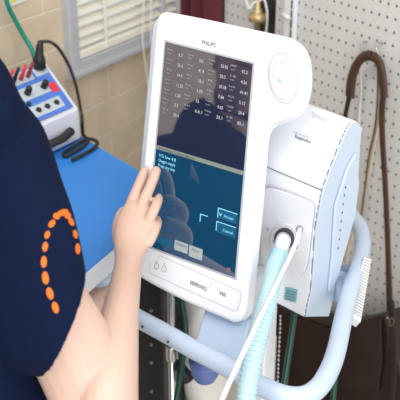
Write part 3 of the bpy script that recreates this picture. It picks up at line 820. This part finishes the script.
# beige wrapped bundle with blue bowl
bc = P(206, 330, 1.62)
bm = bmesh.new()
prof_b = [(-.30,.02),(-.16,.06),(-.11,.07),(0,.075),(.07,.062),(.12,.03),(.14,.004)]
seg = 28; rings = []
for h, r in [(cat([(a,) + (b,) for a, b in prof_b], 4))[i] for i in range(len(cat(prof_b, 4)))]:
    ring = []
    for k in range(seg):
        a = 2*math.pi*k/seg; w_ = 1+.07*math.sin(3*a+h*40)+.04*math.sin(7*a-h*60)
        ring.append(bm.verts.new(bc+V((math.cos(a)*r*w_*.62, math.sin(a)*r*w_*.7, h))))
    rings.append(ring)
for A_, B_ in zip(rings, rings[1:]):
    for k in range(seg): bm.faces.new((A_[k], A_[(k+1)%seg], B_[(k+1)%seg], B_[k]))
bm.faces.new(rings[0][::-1]); bm.faces.new(rings[-1])
tag(obj('plastic_bag', bm, 'frost', smooth=True), 'crumpled beige plastic bag hanging below the screen behind the bar', 'bag')
cc = P(205, 373, 1.50)
bm = bmesh.new(); tube([cc+V((0,0,z_)) for z_ in (-.016,-.012,0,.02,.024)], [.010,.017,.023,.026,.027], 24, bm)
tag(obj('blue_bowl', bm, 'cup', smooth=True), 'blue plastic cup hanging under the handle bar below the beige bag', 'cup')
# pale carton behind
o_, a_, b_, n_ = vbox(210, 240, 345, 1.78, 1.72, 0, .72, .12, 'pinkish', 'carton')
tag(o_, 'pale beige carton standing on the floor behind the ventilator column', 'carton')
o_, a_, b_, n_ = vbox(172, 207, 345, 1.86, 1.84, 0, .66, .10, 'paper', 'board')
tag(o_, 'cream board standing on the floor right behind the chrome pole', 'board')

# ------------------------------------------------------------ person
def remesh(bm, vox, name, smooth_it=6):
    me = bpy.data.meshes.new('tmp'); bmesh.ops.recalc_face_normals(bm, faces=bm.faces); bm.to_mesh(me); bm.free()
    o = bpy.data.objects.new('tmp', me); C.objects.link(o)
    r = o.modifiers.new('r', 'REMESH'); r.mode = 'VOXEL'; r.voxel_size = vox
    s = o.modifiers.new('s', 'SMOOTH'); s.iterations = smooth_it; s.factor = .5
    dg = bpy.context.evaluated_depsgraph_get(); m2 = bpy.data.meshes.new_from_object(o.evaluated_get(dg))
    bpy.data.objects.remove(o)
    b2 = bmesh.new(); b2.from_mesh(m2); bpy.data.meshes.remove(m2); return b2
def loft(st, side, bm, seg=20, n=5):
    """st: (px,py,d, a_px, b_m): a in px across view, b thickness in metres along depth"""
    c3 = cat(st, n); ps = [P(*p[:3]) for p in c3]
    return tube(ps, [(p[3]*p[2]/F, p[4]) for p in c3], seg, bm, side=side)
right = cv(1,0,0); up = cv(0,1,0)
sk = bmesh.new()
# upper arm, elbow, forearm, wrist, palm
loft([(-10,170,1.06,30,.042),(12,230,1.055,36,.045),(38,285,1.05,38,.046),(61,328,1.055,42,.046),(78,362,1.062,43,.044),(94,402,1.065,41,.040),(107,440,1.03,36,.038),(112,462,1.04,20,.02)], right, sk)
def dpl(x, y, off): return (mp(x, y)-CAM).dot(cv(0,0,1)) - off
loft([(108,456,1.035,24,.026),(108,430,1.035,31,.036),(109,395,1.048,29.5,.040),(113.5,355,1.082,25.2,.037),(120,315,1.132,19,.030),(125,285,1.185,15.8,.021),(128.5,262,1.235,14.2,.0175),(131,245,dpl(131,245,.085),17.5,.015),(134,228,dpl(134,228,.068),19.5,.0145),(138,213,dpl(138,213,.052),17.5,.0125),(141,205,dpl(141,205,.045),12.5,.009)], right, sk)
def finger(st, seg=12):
    c3 = cat([(x, y, dpl(x, y, o), r) for x, y, o, r in st], 5); tube([P(*p[:3]) for p in c3], [p[3]*p[2]/F for p in c3], seg, sk)
finger([(126.5,218,.055,5.6),(131.5,203,.047,6.0),(137,190,.037,5.6),(141.5,179,.025,5.4),(145,170.5,.013,4.6),(146,167.5,.010,2.8)])
finger([(138,214,.055,5.9),(144,200,.047,5.9),(149.5,188,.037,5.5),(154,177,.025,5.4),(156.6,170,.013,4.7),(157.8,167,.010,2.8)])
finger([(146,226,.060,5.6),(151.5,215,.058,5.7),(155.8,206,.048,5.3),(158.3,200,.030,4.9),(158.8,196.5,.016,3.4),(158.6,195,.011,2.6)])
finger([(147,245,.072,5.6),(152,237,.066,5.2),(155.6,229,.054,5.0),(157.5,223,.034,4.6),(158,219,.018,3.4),(157.8,217.5,.012,2.5)])
finger([(122,250,.085,6.6),(118.5,238,.080,6.4),(117.5,227,.068,5.6),(120,216,.055,5.0),(123.5,208,.045,3)])
# torso, neck, head
TC = P(-95, 330, 1.12); 
def wloft(st, seg=24, bm=None, side=V((1,0,0))):
    c3 = cat(st, 5); return tube([V(p[:3]) for p in c3], [(p[3], p[4]) for p in c3], seg, bm, side=side)
tx, ty = TC.x, TC.y
face = (dL*.55 - dR*.2); 
sh = P(0, 110, 1.06)
print('torso', TC, 'shoulder', sh)
fdir = V((.75,.66,0)).normalized(); sdir = V((fdir.y,-fdir.x,0))     # facing, right-hand side
zs = sh.z
wloft([(tx,ty,.86,.13,.10),(tx,ty,1.0,.14,.10),(tx+fdir.x*.01,ty+fdir.y*.01,1.2,.15,.105),(tx,ty,zs-.02,.15,.09),(tx,ty,zs+.055,.06,.055),(tx+fdir.x*.02,ty+fdir.y*.02,zs+.13,.045,.05)], bm=sk, side=sdir)
hc_ = V((tx,ty,zs+.24))+fdir*.05
def ell(c, rx, ry, rz, bm, fx=None):
    fx = fx or fdir; sx_ = V((fx.y,-fx.x,0)); m = Matrix((( sx_.x*rx, fx.x*ry, 0, c.x),(sx_.y*rx, fx.y*ry, 0, c.y),(0,0,rz,c.z),(0,0,0,1)))
    bmesh.ops.create_uvsphere(bm, u_segments=24, v_segments=16, radius=1, matrix=m)
ell(hc_, .066, .088, .105, sk); ell(hc_+fdir*.03+V((0,0,-.055)), .048, .055, .055, sk)
ell(hc_+fdir*.092+V((0,0,-.018)), .010, .014, .02, sk)
for s in (-1, 1): ell(hc_+sdir*.068*s+V((0,0,-.01)), .008, .018, .028, sk)
tube([V((tx,ty,zs-.08)), sh+V((.0,0,-.03))], [.06,.055], 14, sk)
# left arm reaching to the handle corner, mostly hidden
lsh = V((tx,ty,zs-.04))-sdir*.16+fdir*.02
lh = P(104, 298, 1.345)
lel = (lsh+lh)/2 + V((.0,.03,-.16))
tube(vpath([lsh, (lsh+lel)/2, lel, lel*.45+lh*.55, lh-fdir*.05], 5), [.048]*2+[.046]*6+[.04]*3+[.034]*4+[.030]*2+[.026]*2+[.022]*2, 14, sk)
tube([lh-fdir*.06, lh-fdir*.02+V((0,0,.008)), lh+V((0,0,.008))], [(.02,.015),(.025,.013),(.02,.01)], 12, sk, side=sdir)
for k in range(4):
    o0 = lh+sdir*(-.022+.015*k)+V((0,0,.010))
    tube(vpath([o0-fdir*.01, o0+fdir*.015+V((0,0,.005)), o0+fdir*.028+V((0,0,-.008)), o0+fdir*.026+V((0,0,-.022))], 3), .0072, 10, sk)
tube(vpath([lh-fdir*.03+sdir*.015, lh+sdir*.032+V((0,0,.0)), lh+sdir*.034+fdir*.014+V((0,0,-.012))], 3), .0078, 10, sk)
print('bench front', [(round((B2-dF*k-CAM).dot(cv(0,0,1)),3)) for k in (0,.1,.2,.3)])
skin = remesh(sk, .0022, 'person', 5)
person = obj('person', skin, 'skin', smooth=True)
tag(person, 'person in navy short-sleeved shirt with orange ring print, right hand touching the screen edge', 'person')
# shirt
sb = bmesh.new()
# sleeve silhouette: centre line & half widths in px across the sleeve
sl = [(-50,15,-95,130,1.07,.05,0),(0,57,-85,190,1.065,.062,0),(22,98,-75,240,1.06,.066,0),(42,124,-60,280,1.055,.068,0),(53,152,-45,315,1.05,.068,0),(63,182,-25,340,1.048,.068,4),(73,210,-5,358,1.045,.067,8),(81,244,18,370,1.042,.066,12),(86,271,40,376,1.038,.064,15)]
c3 = cat(sl, 5); rings = []
for p in c3:
    E1, E2 = P(p[0], p[1], p[4]), P(p[2], p[3], p[4]); cc3 = (E1+E2)/2; hv = (E1-E2)/2
    nx = cv(.93, -.36, 0)*(p[6]*p[4]/F)      # near side of the hem hangs a little further down the arm
    bv = cv(0, 0, -1)*p[5] + nx
    rings.append([sb.verts.new(cc3 + hv*math.cos(2*math.pi*k/28) + bv*math.sin(2*math.pi*k/28)) for k in range(28)])
for A_, B_ in zip(rings, rings[1:]):
    for k in range(28): sb.faces.new((A_[k], A_[(k+1)%28], B_[(k+1)%28], B_[k]))
sb.faces.new(rings[0][::-1]); sb.faces.new(rings[-1])
wloft([(tx,ty,.84,.155,.115),(tx,ty,1.0,.16,.115),(tx+fdir.x*.01,ty+fdir.y*.01,1.2,.17,.125),(tx,ty,zs-.03,.17,.11),(tx,ty,zs+.03,.13,.085),(tx,ty,zs+.065,.07,.065),(tx+fdir.x*.01,ty+fdir.y*.01,zs+.075,.05,.05)], bm=sb, side=sdir)
tube([V((tx,ty,zs-.05)), (V((tx,ty,zs-.03))+sh)/2, sh+V((0,0,-.02))], [.10,.09,.075], 18, sb)
tube([V((tx,ty,zs-.06)), lsh, (lsh+lel)/2], [.09,.07,.06], 18, sb)
# lower back of torso visible at lower left
loft([(-40,260,1.12,60,.09),(-20,340,1.12,70,.1),(-15,420,1.12,72,.1),(-30,470,1.13,60,.09)], right, sb)
shirt_bm = remesh(sb, .005, 'shirt', 5)
bvh = BVHTree.FromBMesh(shirt_bm)
shirt = obj('shirt', shirt_bm, 'navy', person, smooth=True)
tr = bmesh.new()
wloft([(tx,ty,.92,.15,.11),(tx,ty,.82,.15,.11),(tx,ty,.74,.14,.1)], bm=tr, side=sdir)
for s in (-1,1):
    c_ = V((tx,ty,0))+sdir*.075*s; wloft([(c_.x,c_.y,.80,.08,.085),(c_.x,c_.y,.48,.06,.065),(c_.x,c_.y,.08,.048,.05)], bm=tr, side=sdir, seg=16)
obj('trousers', remesh(tr, .012, 'trousers', 4), 'trousers', person, smooth=True)
for s in (-1,1):
    c_ = V((tx,ty,.0))+sdir*.075*s; b = bmesh.new(); ell(c_+fdir*.05+V((0,0,.04)), .045, .12, .04, b); obj('shoe', b, 'black', person, smooth=True)
hb_ = bmesh.new(); ell(hc_-fdir*.012+V((0,0,.018)), .074, .092, .104, hb_); ell(hc_-fdir*.05+V((0,0,-.04)), .06, .05, .07, hb_)
for v in list(hb_.verts):
    if (v.co-hc_).dot(fdir) > .035 and v.co.z < hc_.z+.05: v.co -= fdir*((v.co-hc_).dot(fdir)-.03)
obj('hair', hb_, 'hair', person, smooth=True)
for s in (-1,1):
    b = bmesh.new(); ell(hc_+fdir*.08+sdir*.026*s+V((0,0,.006)), .010, .009, .007, b); obj('eye', b, 'paper', person, smooth=True)
b = bmesh.new(); ell(hc_+fdir*.082+V((0,0,-.052)), .02, .006, .005, b); obj('mouth', b, mat('lips', (.5,.2,.18), .5), person, smooth=True)
# orange print laid on the sleeve
dash = [(62,213,6,3.2,-20),(70.5,222,2.6,4.6,-25),(74.5,234.5,2.3,4.6,-12),(77,249,2.6,5.6,-3),(51.5,224,3,4.4,35),(47,235,2.6,4.2,18),(45,247,2.8,5,8),(43.8,262,3,6,2),(45.5,278,3.4,6.6,-8),(50,293.5,3.4,6.4,-16),(55.5,307.5,3.2,6,-16),(56,216.5,3.6,3.2,30),(67,216,3.4,3.2,-40)]
ob = bmesh.new()
for x, y, rx, ry, an in dash:
    a0_ = math.radians(an); vs = []
    for ring in (1.0, .5):
        row = []
        for k in range(12):
            a = 2*math.pi*k/12; ex, ey = rx*ring*math.cos(a), ry*ring*math.sin(a)
            X_, Y_ = x+ex*math.cos(a0_)-ey*math.sin(a0_), y+ex*math.sin(a0_)+ey*math.cos(a0_)
            dr = ray(X_, Y_).normalized(); h = bvh.ray_cast(CAM, dr)
            if h[0] is None: row.append(None); continue
            row.append(ob.verts.new(h[0]+h[1]*.0012+V((0,0,0))))
        vs.append(row)
    dr = ray(x, y).normalized(); h = bvh.ray_cast(CAM, dr)
    if h[0] is None or any(v is None for r in vs for v in r): continue
    cvx = ob.verts.new(h[0]+h[1]*.0012)
    for k in range(12):
        ob.faces.new((vs[0][k], vs[0][(k+1)%12], vs[1][(k+1)%12], vs[1][k])); ob.faces.new((vs[1][k], vs[1][(k+1)%12], cvx))
# bvh coordinates were world: shirt mesh moved after BVH build, so this is world space
obj('sleeve_print', ob, 'orange', shirt)

# ------------------------------------------------------------ light
w = bpy.data.worlds.new('world'); bpy.context.scene.world = w; w.use_nodes = True
w.node_tree.nodes['Background'].inputs['Color'].default_value = (.93,.96,1,1); w.node_tree.nodes['Background'].inputs['Strength'].default_value = 1.1
def area(name, loc, tgt, sx, sy, e, col=(1,.98,.95)):
    l = bpy.data.lights.new(name, 'AREA'); l.shape = 'RECTANGLE'; l.size = sx; l.size_y = sy; l.energy = e; l.color = col
    o = bpy.data.objects.new(name, l); C.objects.link(o); o.location = loc
    o.rotation_euler = (V(tgt)-V(loc)).to_track_quat('-Z', 'Y').to_euler(); return o
area('ceiling_panel_light', (-.5, .3, 2.9), (0, 1.2, 1), 1.2, .6, 14)
area('ceiling_panel_light', (.9, .6, 2.9), (.2, 1.4, 1), 1.2, .6, 10)
area('added_front_fill', (.5, -1.9, 2.0), (.1, 1.2, 1.1), 2.0, 1.5, 48, (.97,.98,1))  # added unseen fill behind the camera, brightens the ventilator's front
vs_ = bpy.context.scene.view_settings
vs_.view_transform = 'Standard'; vs_.look = 'None'; vs_.gamma = 1; vs_.exposure = -.02; vs_.use_curve_mapping = False
